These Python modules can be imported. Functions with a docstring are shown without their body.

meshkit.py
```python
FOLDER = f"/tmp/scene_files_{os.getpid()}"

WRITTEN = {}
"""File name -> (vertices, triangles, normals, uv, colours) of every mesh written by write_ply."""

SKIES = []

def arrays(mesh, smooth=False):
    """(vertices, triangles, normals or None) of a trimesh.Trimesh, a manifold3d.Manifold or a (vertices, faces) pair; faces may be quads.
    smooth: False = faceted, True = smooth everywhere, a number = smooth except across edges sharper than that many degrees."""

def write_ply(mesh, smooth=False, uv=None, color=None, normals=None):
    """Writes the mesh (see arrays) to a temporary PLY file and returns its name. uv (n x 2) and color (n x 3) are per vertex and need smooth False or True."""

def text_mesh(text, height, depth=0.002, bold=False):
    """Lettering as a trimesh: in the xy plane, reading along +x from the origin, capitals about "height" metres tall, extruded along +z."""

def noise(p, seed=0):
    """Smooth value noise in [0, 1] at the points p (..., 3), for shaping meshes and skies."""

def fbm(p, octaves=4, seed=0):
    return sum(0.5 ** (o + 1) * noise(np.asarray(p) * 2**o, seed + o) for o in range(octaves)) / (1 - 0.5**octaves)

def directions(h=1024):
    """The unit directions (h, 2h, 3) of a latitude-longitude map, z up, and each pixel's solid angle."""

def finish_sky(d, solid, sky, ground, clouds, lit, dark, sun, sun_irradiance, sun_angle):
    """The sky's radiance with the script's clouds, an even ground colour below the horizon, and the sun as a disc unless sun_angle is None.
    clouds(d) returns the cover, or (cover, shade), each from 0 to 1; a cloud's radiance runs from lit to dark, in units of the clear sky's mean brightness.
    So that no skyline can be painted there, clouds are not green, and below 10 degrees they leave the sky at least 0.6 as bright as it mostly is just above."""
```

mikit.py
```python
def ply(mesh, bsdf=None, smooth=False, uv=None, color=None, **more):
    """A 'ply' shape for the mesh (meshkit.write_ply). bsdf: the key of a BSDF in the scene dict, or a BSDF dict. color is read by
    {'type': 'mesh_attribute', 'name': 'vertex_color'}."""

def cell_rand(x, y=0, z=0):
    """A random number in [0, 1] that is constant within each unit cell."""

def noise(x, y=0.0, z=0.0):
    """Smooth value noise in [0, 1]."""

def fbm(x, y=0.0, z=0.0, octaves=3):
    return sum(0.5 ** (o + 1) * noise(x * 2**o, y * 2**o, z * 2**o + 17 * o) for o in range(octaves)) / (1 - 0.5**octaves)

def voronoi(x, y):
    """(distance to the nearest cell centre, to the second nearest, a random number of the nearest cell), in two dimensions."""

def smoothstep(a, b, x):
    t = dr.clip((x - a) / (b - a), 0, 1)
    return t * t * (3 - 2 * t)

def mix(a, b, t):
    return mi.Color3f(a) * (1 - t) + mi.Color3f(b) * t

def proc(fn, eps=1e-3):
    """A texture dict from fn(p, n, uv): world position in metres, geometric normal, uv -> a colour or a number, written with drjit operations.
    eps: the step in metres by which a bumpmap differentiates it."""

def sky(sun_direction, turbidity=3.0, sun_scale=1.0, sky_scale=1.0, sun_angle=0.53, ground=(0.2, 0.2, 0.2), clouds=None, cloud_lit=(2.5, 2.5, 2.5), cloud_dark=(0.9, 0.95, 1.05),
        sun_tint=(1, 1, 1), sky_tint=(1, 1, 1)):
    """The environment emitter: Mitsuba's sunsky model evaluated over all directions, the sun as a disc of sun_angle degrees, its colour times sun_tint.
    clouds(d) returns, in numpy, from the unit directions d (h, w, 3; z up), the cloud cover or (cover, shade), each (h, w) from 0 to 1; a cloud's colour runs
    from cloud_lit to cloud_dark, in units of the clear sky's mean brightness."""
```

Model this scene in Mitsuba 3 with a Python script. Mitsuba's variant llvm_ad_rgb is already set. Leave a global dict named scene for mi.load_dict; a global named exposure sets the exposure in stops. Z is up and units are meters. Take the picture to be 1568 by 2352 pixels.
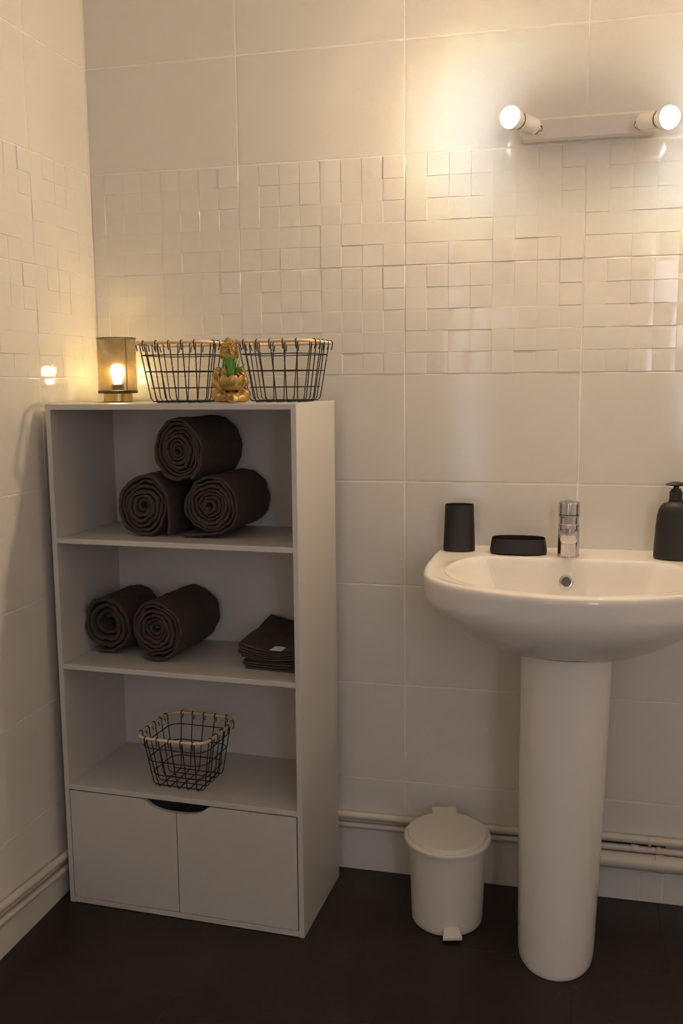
import math, random
import numpy as np, trimesh
import drjit as dr
import mitsuba as mi
import mikit
from meshkit import noise as vnoise, fbm as vfbm
from scipy.interpolate import CubicSpline, PchipInterpolator
from shapely.geometry import Polygon

rng = np.random.default_rng(7)
T = mi.ScalarTransform4f
scene, labels = {}, {}

# ------------------------------------------------------------------ camera, light, exposure
F_PX, CAM = 2178.15, np.array([1.1745, -2.2174, 1.2321])
YAW, PITCH, ROLL = -0.2392, -0.1366, -0.0093
_fw = np.array([math.sin(YAW) * math.cos(PITCH), math.cos(YAW) * math.cos(PITCH), math.sin(PITCH)])
_r = np.array([math.cos(YAW), -math.sin(YAW), 0.0])
_u = np.cross(_r, _fw)
_up = -math.sin(ROLL) * _r + math.cos(ROLL) * _u
scene['camera'] = {'type': 'perspective', 'fov_axis': 'x', 'fov': math.degrees(2 * math.atan(784 / F_PX)), 'near_clip': 0.02, 'far_clip': 50.0,
                   'to_world': T().look_at(origin=CAM.tolist(), target=(CAM + _fw).tolist(), up=_up.tolist())}
exposure = 0.19
BULB = [800.0, 600.0, 380.0]            # wall lamp bulbs
TABLE_BULB = [92.0, 65.0, 27.0]         # small lamp on the cabinet
DAYLIGHT = [2.4, 2.5, 2.9]              # narrow frosted window behind the camera
DOOR_DAY = [5.5, 5.5, 6.5]             # frosted glass door behind the camera, on the right

# ------------------------------------------------------------------ materials
def rgb(*c): return {'type': 'rgb', 'value': list(c)}
def two(b): return {'type': 'twosided', 'bsdf': b}
def plastic(c, alpha=0.1): return two({'type': 'roughplastic', 'diffuse_reflectance': rgb(*c) if isinstance(c, (tuple, list)) else c, 'alpha': alpha, 'int_ior': 1.5, 'nonlinear': True})
def wood_fn(p, n, uv):
    g = mikit.fbm(p.x * 60, p.y * 60, p.z * 60)
    return mikit.mix([0.60, 0.43, 0.25], [0.74, 0.58, 0.38], g)
def floor_fn(p, n, uv):
    g = mikit.fbm(p.x * 9, p.y * 9, 0, 4)
    s = mikit.smoothstep(0.80, 0.9, mikit.noise(p.x * 120, p.y * 120)) * mikit.smoothstep(0.55, 0.7, mikit.noise(p.x * 11, p.y * 11))
    return mikit.mix(mikit.mix([0.013, 0.0095, 0.0082], [0.021, 0.0155, 0.0135], g), [0.08, 0.07, 0.06], s * 0.08)
def towel_fn(p, n, uv):
    g = mikit.noise(p.x * 900, p.y * 900, p.z * 900) * 0.6 + 0.4 * mikit.fbm(p.x * 60, p.y * 60, p.z * 60)
    return mikit.mix([0.036, 0.029, 0.026], [0.088, 0.071, 0.065], g)
def brass_fn(p, n, uv):
    g = mikit.fbm(p.x * 70, p.y * 70, p.z * 70, 3)
    return mikit.mix([0.24, 0.145, 0.045], [0.50, 0.335, 0.115], mikit.smoothstep(0.3, 0.6, g))
def leaf_fn(p, n, uv):
    g = mikit.noise(p.x * 300, p.y * 300, p.z * 60)
    return mikit.mix([0.08, 0.24, 0.04], [0.22, 0.45, 0.10], g)
M = {
    'glaze': plastic((0.84, 0.825, 0.795), 0.014),
    'grout': two({'type': 'diffuse', 'reflectance': rgb(0.76, 0.73, 0.69)}),
    'mortar': two({'type': 'diffuse', 'reflectance': rgb(0.06, 0.05, 0.045)}),
    'paint': two({'type': 'diffuse', 'reflectance': rgb(0.87, 0.85, 0.82)}),
    'caulk': plastic((0.82, 0.79, 0.74), 0.2),
    'floor_tile': two({'type': 'principled', 'base_color': mikit.proc(floor_fn), 'roughness': 0.42, 'specular': 0.35}),
    'floor_grout': two({'type': 'diffuse', 'reflectance': rgb(0.045, 0.038, 0.034)}),
    'melamine': plastic((0.76, 0.745, 0.725), 0.22),
    'ceramic': plastic((0.88, 0.865, 0.84), 0.008),
    'white_plastic': plastic((0.87, 0.85, 0.80), 0.25),
    'pipe_paint': plastic((0.80, 0.765, 0.715), 0.22),
    'lamp_white': plastic((0.84, 0.82, 0.79), 0.12),
    'chrome': two({'type': 'roughconductor', 'material': 'Cr', 'alpha': 0.03, 'specular_reflectance': rgb(1.0, 1.0, 1.0)}),
    'black_plastic': plastic((0.012, 0.011, 0.011), 0.33),
    'black_wire': plastic((0.012, 0.011, 0.011), 0.3),
    'wood': two({'type': 'principled', 'base_color': mikit.proc(wood_fn), 'roughness': 0.5}),
    'towel': two({'type': 'principled', 'base_color': mikit.proc(towel_fn), 'roughness': 0.95, 'specular': 0.05, 'sheen': 0.3}),
    'tag': two({'type': 'diffuse', 'reflectance': rgb(0.8, 0.79, 0.77)}),
    'shade_metal': two({'type': 'principled', 'base_color': rgb(0.055, 0.040, 0.022), 'roughness': 0.4, 'metallic': 0.4}),
    'shade_mesh': two({'type': 'principled', 'base_color': rgb(0.17, 0.115, 0.042), 'roughness': 0.4, 'metallic': 0.5}),
    'brass': two({'type': 'principled', 'base_color': rgb(0.58, 0.39, 0.14), 'roughness': 0.3, 'metallic': 0.9}),
    'gold_paint': two({'type': 'principled', 'base_color': mikit.proc(brass_fn), 'roughness': 0.36, 'metallic': 0.75}),
    'dark_socket': plastic((0.03, 0.022, 0.016), 0.3),
    'leaf': two({'type': 'principled', 'base_color': mikit.proc(leaf_fn), 'roughness': 0.5}),
    'soil': two({'type': 'diffuse', 'reflectance': rgb(0.12, 0.075, 0.05)}),
    'grey_mesh': two({'type': 'principled', 'base_color': rgb(0.12, 0.11, 0.1), 'roughness': 0.4, 'metallic': 0.5}),
    'bulb_base': plastic((0.3, 0.28, 0.26), 0.2),
}
for k, v in M.items(): scene['mat_' + k] = v

# ------------------------------------------------------------------ helpers
def cat(ms): return trimesh.util.concatenate(ms)
def key_for(name, parent=None):
    base = (parent + '__' if parent else '') + name
    k, i = base, 0
    while k in scene or k in labels or any(s.startswith(k + '__') for s in scene):
        i += 1; k = f'{base}_{i:03d}'
    return k
def tag(k, label=None, category=None, group=None, kind=None):
    d = {}
    if label: d['label'] = label
    if category: d['category'] = category
    if group: d['group'] = group
    if kind: d['kind'] = kind
    labels[k] = d
    return k
_seen = {}
def obj(name, mesh, mat, parent=None, smooth=False, label=None, category=None, group=None, kind=None, **more):
    k = key_for(name, parent)
    scene[k] = mikit.ply(mesh, 'mat_' + mat, smooth, **more)
    if label or category or group or kind: tag(k, label, category, group, kind)
    return k
def thing(name, label, category, group=None):
    return tag(key_for(name), label, category, group)
def hull(pts): return trimesh.convex.convex_hull(np.asarray(pts, float))
def boxm(x0, x1, y0, y1, z0, z1, c=0.0008):
    c = min(c, (x1 - x0) / 3, (y1 - y0) / 3, (z1 - z0) / 3)
    P = []
    for sx, ex in ((x0, 1), (x1, -1)):
        for sy, ey in ((y0, 1), (y1, -1)):
            for sz, ez in ((z0, 1), (z1, -1)):
                P += [(sx + ex * c, sy + ey * c, sz), (sx + ex * c, sy, sz + ez * c), (sx, sy + ey * c, sz + ez * c)]
    return hull(P)
def loft(rings, cap0=True, cap1=True, closed=True):
    """rings (m,n,3) -> mesh; caps are fans."""
    R = np.asarray(rings, float); m, n = R.shape[:2]
    V = R.reshape(-1, 3).tolist(); F = []
    nn = n if closed else n - 1
    i = np.arange(nn); j = (i + 1) % n
    for a in range(m - 1):
        o, p = a * n, (a + 1) * n
        F += np.stack([o + i, o + j, p + j], 1).tolist() + np.stack([o + i, p + j, p + i], 1).tolist()
    if cap0:
        V.append(R[0].mean(0).tolist()); c = len(V) - 1
        F += np.stack([j, i, 0 * i + c], 1).tolist()
    if cap1:
        V.append(R[-1].mean(0).tolist()); c = len(V) - 1; o = (m - 1) * n
        F += np.stack([o + i, o + j, 0 * i + c], 1).tolist()
    mesh = trimesh.Trimesh(np.array(V), np.array(F), process=False)
    if closed and cap0 and cap1 and mesh.volume < 0: mesh.invert()
    return mesh
def lathe(prof, cx=0, cy=0, n=48, z0=0.0, cap0=True, cap1=True, rx=1.0, ry=1.0):
    a = np.arange(n) * 2 * np.pi / n
    return loft([np.stack([cx + r * rx * np.cos(a), cy + r * ry * np.sin(a), 0 * a + z0 + z], 1) for r, z in prof], cap0, cap1)
def tube(P, r, n=8, closed=False):
    P = np.asarray(P, float); m = len(P)
    if closed: t = np.roll(P, -1, 0) - np.roll(P, 1, 0)
    else: t = np.gradient(P, axis=0)
    t /= np.linalg.norm(t, axis=1, keepdims=True)
    a = np.cross(t[0], [0, 0, 1.0] if abs(t[0][2]) < 0.9 else [1.0, 0, 0]); a /= np.linalg.norm(a)
    A = [a]
    for k in range(1, m):
        a = a - t[k] * (a @ t[k]); a /= np.linalg.norm(a); A.append(a)
    A = np.array(A); B = np.cross(t, A); an = np.arange(n) * 2 * np.pi / n
    rr = np.broadcast_to(np.asarray(r, float), (m,))[:, None, None]
    R = P[:, None] + rr * (np.cos(an)[None, :, None] * A[:, None] + np.sin(an)[None, :, None] * B[:, None])
    if closed: R = np.concatenate([R, R[:1]]); return loft(R, False, False)
    return loft(R)
def smoothpath(P, n, closed=False):
    P = np.asarray(P, float)
    if closed: P = np.vstack([P, P[:1]])
    s = np.r_[0, np.cumsum(np.linalg.norm(np.diff(P, axis=0), axis=1))]
    return CubicSpline(s, P, bc_type='periodic' if closed else 'natural')(np.linspace(0, s[-1], n + (1 if closed else 0)))[:n]
def fillet(P, r, k=5):
    """Polyline with rounded corners."""
    P = np.asarray(P, float); out = [P[0]]
    for i in range(1, len(P) - 1):
        a, b = P[i - 1] - P[i], P[i + 1] - P[i]; la, lb = np.linalg.norm(a), np.linalg.norm(b)
        rr = min(r, la * .45, lb * .45); p0, p1 = P[i] + a / la * rr, P[i] + b / lb * rr
        for t in np.linspace(0, 1, k): out.append((1 - t) ** 2 * p0 + 2 * t * (1 - t) * P[i] + t * t * p1)
    return np.array(out + [P[-1]])
def rrect(a, b, r, k=6):
    P = []
    for cx, cy, s in ((a - r, b - r, 0), (-a + r, b - r, 90), (-a + r, -b + r, 180), (a - r, -b + r, 270)):
        for t in np.radians(np.linspace(s, s + 90, k)): P.append((cx + r * math.cos(t), cy + r * math.sin(t)))
    return np.array(P)
def move(m, M4):
    m = m.copy(); m.apply_transform(M4); return m
def pose(x, y, z, rot=0.0):
    c, s = math.cos(rot), math.sin(rot)
    return np.array([[c, -s, 0, x], [s, c, 0, y], [0, 0, 1, z], [0, 0, 0, 1.0]])
def frame(o, zdir, xhint=(1, 0, 0)):
    z = np.asarray(zdir, float); z = z / np.linalg.norm(z)
    x = np.asarray(xhint, float); x = x - z * (x @ z); x /= np.linalg.norm(x)
    A = np.eye(4); A[:3, 0], A[:3, 1], A[:3, 2], A[:3, 3] = x, np.cross(z, x), z, o
    return A
def surface_net(fn, lo, hi, h):
    """Naive surface nets of fn(points)<0 inside."""
    lo, hi = np.asarray(lo, float), np.asarray(hi, float)
    n = np.ceil((hi - lo) / h).astype(int) + 1
    g = np.stack(np.meshgrid(*[lo[k] + h * np.arange(n[k]) for k in range(3)], indexing='ij'), -1)
    v = fn(g.reshape(-1, 3)).reshape(n)
    ins = v < 0
    cs = np.zeros(n - 1, int)
    for a in np.ndindex(2, 2, 2): cs += ins[a[0]:n[0] - 1 + a[0], a[1]:n[1] - 1 + a[1], a[2]:n[2] - 1 + a[2]]
    act = (cs > 0) & (cs < 8)
    idx = -np.ones(n - 1, int); idx[act] = np.arange(act.sum())
    C = np.argwhere(act); acc = np.zeros((len(C), 3)); cnt = np.zeros(len(C))
    for ax in range(3):
        o = [k for k in range(3) if k != ax]
        for b in np.ndindex(2, 2):
            p = C.copy(); p[:, o[0]] += b[0]; p[:, o[1]] += b[1]; q = p.copy(); q[:, ax] += 1
            va, vb = v[tuple(p.T)], v[tuple(q.T)]; s = (va < 0) != (vb < 0)
            t = np.where(s, va / np.where(s, va - vb, 1), 0)
            pt = p.astype(float); pt[:, ax] += t
            acc[s] += pt[s]; cnt[s] += 1
    V = lo + h * acc / cnt[:, None]; F = []
    for ax in range(3):
        o1, o2 = (ax + 1) % 3, (ax + 2) % 3
        sl = [slice(None)] * 3; sl2 = [slice(None)] * 3
        sl[ax] = slice(0, n[ax] - 1); sl2[ax] = slice(1, n[ax])
        ch = ins[tuple(sl)] != ins[tuple(sl2)]
        E = np.argwhere(ch); E = E[(E[:, o1] > 0) & (E[:, o2] > 0) & (E[:, o1] < n[o1] - 1) & (E[:, o2] < n[o2] - 1)]
        def at(d1, d2):
            e = E.copy(); e[:, o1] -= d1; e[:, o2] -= d2; return idx[tuple(e.T)]
        q = np.stack([at(1, 1), at(0, 1), at(0, 0), at(1, 0)], 1)
        fl = ~ins[tuple(E.T)]
        q[fl] = q[fl][:, ::-1]
        F.append(q)
    F = np.vstack(F)
    m = trimesh.Trimesh(V, np.vstack([F[:, [0, 1, 2]], F[:, [0, 2, 3]]]), process=False)
    if m.volume < 0: m.invert()
    return m

# ------------------------------------------------------------------ room shell
XR, YB, ZC = 2.10, -3.0, 2.50
ROWS = [0.0, 0.246, 0.4934, 0.743, 0.9953, 1.2478, 1.4962, 1.7417, 1.989, 2.237, 2.492]
GAP = 0.0012
def plain_tile(w, h, c=0.0016, d=0.006):
    P = [(x, y, -d) for x in (0, w) for y in (0, h)] + [(x, y, -c) for x in (0, w) for y in (0, h)] + [(x, y, -c * .35) for x in (c * .4, w - c * .4) for y in (c * .4, h - c * .4)] + [(x, y, 0) for x in (c * 1.6, w - c * 1.6) for y in (c * 1.6, h - c * 1.6)]
    return hull(P)
# moulded relief: 8 x 5 tilted squares; the steps between neighbours follow the photograph's pattern
VE = [[.8, .8, .4, 1, 1, 1, 1.5], [-.5, .8, 1.5, .8, 1, .8, .6], [-1, -1, -1, -1.2, -1.2, -1, -.8], [0, 0, 0, 1.5, .8, -.4, 0], [0, 1, 0, .8, -.8, .5, .8]]
HE = [[0, 1, .2, .8, -.6, -.6, -.6, 1], [0, 1, 1, .5, -.8, -.8, -.8, .8], [.7, 0, 1.5, .6, -.2, .8, -.8, -.5], [.6, .2, .5, 1, -.6, 1.5, .8, -.8]]
def relief_heights():
    A, b = [], []
    def row(terms, val, w):
        r = np.zeros(120)
        for i, c in terms: r[i] += c * w
        A.append(r); b.append(val * w)
    ix = lambda r, c, k: (r * 8 + c) * 3 + k
    rr = np.random.default_rng(3)
    for r in range(5):
        for e in range(7):
            for s in (-.5, .5):
                row([(ix(r, e + 1, 0), 1), (ix(r, e + 1, 1), -.5), (ix(r, e + 1, 2), s), (ix(r, e, 0), -1), (ix(r, e, 1), -.5), (ix(r, e, 2), -s)], VE[r][e], 1)
    for r in range(4):
        for c in range(8):
            for s in (-.5, .5):
                row([(ix(r, c, 0), 1), (ix(r, c, 2), -.5), (ix(r, c, 1), s), (ix(r + 1, c, 0), -1), (ix(r + 1, c, 2), -.5), (ix(r + 1, c, 1), -s)], HE[r][c], 1)
    for i in range(120): row([(i, 1)], 0 if i % 3 == 0 else rr.normal(0, .4), .8)
    return np.linalg.lstsq(np.array(A), np.array(b), rcond=None)[0].reshape(5, 8, 3)
RH = relief_heights(); AMP = 0.0013
def relief_tile(w, h, u0=0.0):
    W, Hh = 0.4 - 2 * GAP, h
    sw, sh = W / 8, Hh / 5
    bv = 0.0008
    us = np.unique(np.round(np.concatenate([[u0], *[[c * sw, c * sw + bv, c * sw + sw * .33, c * sw + sw * .67, (c + 1) * sw - bv] for c in range(8)]]), 6))
    us = us[(us >= u0) & (us <= u0 + w)]
    if u0 + w - us[-1] > 1e-4: us = np.append(us, u0 + w)
    vs = np.concatenate([[r * sh, r * sh + bv, r * sh + sh * .33, r * sh + sh * .67, (r + 1) * sh - bv] for r in range(5)])
    vs = np.append(vs, h)
    U, Vv = np.meshgrid(us, vs, indexing='ij')
    c = np.clip((U / sw).astype(int), 0, 7); rbot = np.clip((Vv / sh).astype(int), 0, 4); r = 4 - rbot
    fu, fv = U / sw - c - .5, Vv / sh - rbot - .5
    hh = RH[r, c]; z = (hh[..., 0] + hh[..., 1] * fu + hh[..., 2] * fv) * AMP + 0.0004
    def gl(t, s, n):
        k = np.round(t / s); return (np.abs(t - k * s) < 1e-5) & (k > 0) & (k < n)
    gu, gv = gl(U, sw, 8), gl(Vv, sh, 5)
    def lev(rr_, cc_): 
        q = RH[rr_, cc_]; return (q[..., 0] + q[..., 1] * np.clip(U / sw - cc_ - .5, -.5, .5) + q[..., 2] * np.clip(Vv / sh - (4 - rr_) - .5, -.5, .5)) * AMP + .0004
    lo = np.minimum(lev(r, np.clip(np.round(U / sw).astype(int) - 1, 0, 7)), lev(r, np.clip(np.round(U / sw).astype(int), 0, 7)))
    z = np.where(gu, lo - .00022, z)
    lo = np.minimum(lev(np.clip(4 - (np.round(Vv / sh).astype(int) - 1), 0, 4), c), lev(np.clip(4 - np.round(Vv / sh).astype(int), 0, 4), c))
    z = np.where(gv, np.minimum(lo - .00022, np.where(gu, z, 9)), z)
    edge = (U <= u0 + 1e-9) | (U >= u0 + w - 1e-9) | (Vv <= 1e-9) | (Vv >= h - 1e-9)
    z = np.where(edge, -0.0009, z)
    n, m = U.shape
    top = np.stack([U - u0, Vv, z], -1).reshape(-1, 3)
    i, j = np.meshgrid(np.arange(n - 1), np.arange(m - 1), indexing='ij'); a = (i * m + j).ravel()
    F = np.vstack([np.stack([a, a + m, a + m + 1], 1), np.stack([a, a + m + 1, a + 1], 1)])
    sk = boxm(0, w, 0, h, -0.006, -0.0009, 0.0001)
    return cat([trimesh.Trimesh(top, F, process=False), sk])
_tiles = {}
def tile_ply(w, h, relief, u0):
    k = (round(w, 5), round(h, 5), relief, round(u0, 5))
    if k not in _tiles:
        m = relief_tile(w, h, u0) if relief else plain_tile(w, h)
        _tiles[k] = mikit.ply(m, 'mat_glaze', 28)
    return _tiles[k]
def put_tile(wall, u0, u1, v0, v1, relief=False, cut=0.0, left=False):
    w, h = u1 - u0 - 2 * GAP, v1 - v0 - 2 * GAP
    if left: A = np.array([[0, 0, 1, 0], [1, 0, 0, u0 + GAP], [0, 1, 0, v0 + GAP], [0, 0, 0, 1.0]])
    else: A = np.array([[1, 0, 0, u0 + GAP], [0, 0, -1, 0], [0, 1, 0, v0 + GAP], [0, 0, 0, 1.0]])
    k = f'{wall}__tile'; n = _count.get(k, 0); _count[k] = n + 1
    scene[k if n == 0 else f'{k}_{n:03d}'] = {**tile_ply(w, h, relief, cut), 'to_world': T(A)}
_count = {}
obj('wall_back', boxm(-0.12, XR + .12, 0.0011, 0.12, -0.05, ZC + .05), 'grout', kind='structure')
obj('wall_left', boxm(-0.12, -0.0011, YB - .1, 0.12, -0.05, ZC + .05), 'grout', kind='structure')
obj('wall_right', boxm(XR, XR + .12, YB - .1, 0.12, -0.05, ZC + .05), 'paint', kind='structure')
obj('ceiling', boxm(-.12, XR + .12, YB - .1, .12, ZC, ZC + .1), 'paint', kind='structure')
BX = [0.0, 0.3898, 0.7898, 1.1898, 1.5898, 1.9898, XR]
for r in range(10):
    for c in range(6):
        rel = r in (5, 6)
        if r == 0 and c == 3:
            for a, b, z0, z1 in ((BX[3], BX[4], .163, ROWS[1]), (BX[3], 1.3533, 0, .128), (1.3533, 1.4066, 0, .128), (1.4066, BX[4], 0, .128), (1.4066, BX[4], .128, .163)):
                put_tile('wall_back', a, b, z0, z1)
            continue
        put_tile('wall_back', BX[c], BX[c + 1], ROWS[r], ROWS[r + 1], rel, 0.4 - 2 * GAP - (BX[c + 1] - BX[c] - 2 * GAP) if rel and c == 0 else 0.0)
obj('exposed_mortar', boxm(1.20, 1.415, .0002, .004, .127, .164, .0002), 'mortar', 'wall_back', label='dark gap left between the tiles behind the pipes')
LY = [0.0, -0.2683]
while LY[-1] > YB: LY.append(max(LY[-1] - .4, YB))
for r in range(10):
    for c in range(len(LY) - 1):
        put_tile('wall_left', LY[c + 1] + (.02 if r < 4 and c == 0 else 0), LY[c] + (.02 if r < 4 and c == 1 else 0), ROWS[r], ROWS[r + 1], r in (5, 6), 0.0, True)
obj('trim_1', hull([(0, 0, z) for z in (0, ZC)] + [(.0035, 0, z) for z in (0, ZC)] + [(0, -.0035, z) for z in (0, ZC)]), 'caulk', kind='structure')
# floor: dark rectangular tiles
obj('floor', boxm(-0.12, XR + .12, YB - .1, .12, -.12, -.0007), 'floor_grout', kind='structure')
FY = [0.0, -0.2835]
while FY[-1] > YB: FY.append(max(FY[-1] - .287, YB))
FOFF = [0.808, 0.61, 0.415, 0.808, 0.61, 0.415, 0.808, 0.61, 0.415, 0.808, 0.61]
nf = 0
for k in range(len(FY) - 1):
    e = FOFF[k % len(FOFF)] - 1.174
    while e < XR:
        x0, x1 = max(e, 0), min(e + .587, XR)
        if x1 - x0 > .01 and FY[k] - FY[k + 1] > .01:
            m = boxm(x0 + .0006, x1 - .0006, FY[k + 1] + .0006, FY[k] - .0006, -.006, 0, .0005)
            scene['floor__tile' + (f'_{nf:03d}' if nf else '')] = mikit.ply(m, 'mat_floor_tile', False); nf += 1
        e += .587
# rear wall (behind the camera): a narrow frosted window and a frosted glass door to the daylight
WX0, WX1, WZ0, WZ1 = .54, .745, .55, 1.85
DX0, DX1, DZ1 = 1.70, 2.09, 2.06
rw = [boxm(-.12, WX0, YB - .1, YB, -.05, ZC + .05), boxm(WX1, DX0, YB - .1, YB, -.05, ZC + .05), boxm(DX1, XR + .12, YB - .1, YB, -.05, ZC + .05), boxm(DX0, DX1, YB - .1, YB, DZ1, ZC + .05), boxm(WX0, WX1, YB - .1, YB, -.05, WZ0), boxm(WX0, WX1, YB - .1, YB, WZ1, ZC + .05)]
obj('wall_rear', cat(rw), 'paint', kind='structure')
def glazed(name, x0, x1, z0, z1, mids, f, rad):
    ms = [boxm(x0, x0 + f, YB - .06, YB + .004, z0, z1), boxm(x1 - f, x1, YB - .06, YB + .004, z0, z1), boxm(x0, x1, YB - .06, YB + .004, z0, z0 + f), boxm(x0, x1, YB - .06, YB + .004, z1 - f, z1)]
    ms += [boxm(a, b, YB - .06, YB + .004, z0, z1) for a, b in mids]
    k = obj(name, cat(ms), 'lamp_white', kind='structure')
    e = [x0 + f] + [v for ab in mids for v in ab] + [x1 - f]
    for a, b in zip(e[::2], e[1::2]):
        m = trimesh.creation.box(extents=[b - a, .004, z1 - z0 - 2 * f]); m.apply_translation([(a + b) / 2, YB - .03, (z0 + z1) / 2])
        obj('pane', m, 'tag', k, emitter={'type': 'area', 'radiance': rgb(*rad)})
glazed('window_1', WX0, WX1, WZ0, WZ1, [(.645, .690)], .03, DAYLIGHT)
glazed('door_1', DX0, DX1, .85, DZ1, [(1.875, 1.915)], .045, DOOR_DAY)
obj('door_panel', boxm(DX0, DX1, YB - .05, YB - .01, .005, .85), 'paint', 'door_1')

# ------------------------------------------------------------------ storage cabinet
CW, CD, CH, TH = .591, .281, 1.1886, .012
CAB = pose(.028, -.3022, 0, -.0406)
ZA, ZB_, ZS = .8856, .5902, .2975            # tops of the three shelves
def cabp(u, v, z): return (CAB @ np.array([u, v, z, 1]))[:3]
cab = thing('storage_cabinet', 'tall white open-shelf cabinet with two small doors, standing in the tiled corner', 'cabinet')
def cpart(name, m, label=None): return obj(name, move(m, CAB), 'melamine', cab, label=label)
cpart('side_panel', boxm(0, TH, 0, CD, 0, CH))
cpart('side_panel', boxm(CW - TH, CW, 0, CD, 0, CH))
cpart('top_panel', boxm(TH, CW - TH, 0, CD, CH - TH - .001, CH - .0008))
for z in (ZA, ZB_, ZS): cpart('shelf', boxm(TH, CW - TH, 0, CD - .004, z - TH, z))
cpart('bottom_panel', boxm(TH, CW - TH, 0.0008, CD, .001, .0145))
cpart('back_panel', boxm(TH * .6, CW - TH * .6, CD - .004, CD - .0005, 0, CH - TH))
def door(u0, u1, mid):
    z0, z1 = .0165, ZS - TH - .0025
    pts = [(u0, z0), (u1, z0)]
    notch = []
    for t in np.linspace(0, 1, 26):
        s = t * .086
        dz = .0250 * (1 - t ** 2.8) * (1 - .75 * mikit_smooth(.70, 1.0, t))
        notch.append((s, z1 - dz))
    if mid == u1: poly = [(u0, z0), (u1, z0)] + [(mid - s, z) for s, z in notch] + [(u0, z1)]
    else: poly = [(u0, z0), (u1, z0), (u1, z1)] + [(mid + s, z) for s, z in reversed(notch)]
    pg = Polygon(poly).buffer(0)
    m = trimesh.creation.extrude_polygon(pg, TH, engine='earcut')
    A = np.array([[1, 0, 0, 0], [0, 0, 1, 0.0003], [0, 1, 0, 0], [0, 0, 0, 1.0]])
    m.apply_transform(A)
    if m.volume < 0: m.invert()
    return m
def mikit_smooth(a, b, x):
    t = min(max((x - a) / (b - a), 0), 1); return t * t * (3 - 2 * t)
MID = .2875
cpart('door', door(TH + .0022, MID - .001, MID - .001))
cpart('door', door(MID + .001, CW - TH - .0022, MID + .001))

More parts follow.
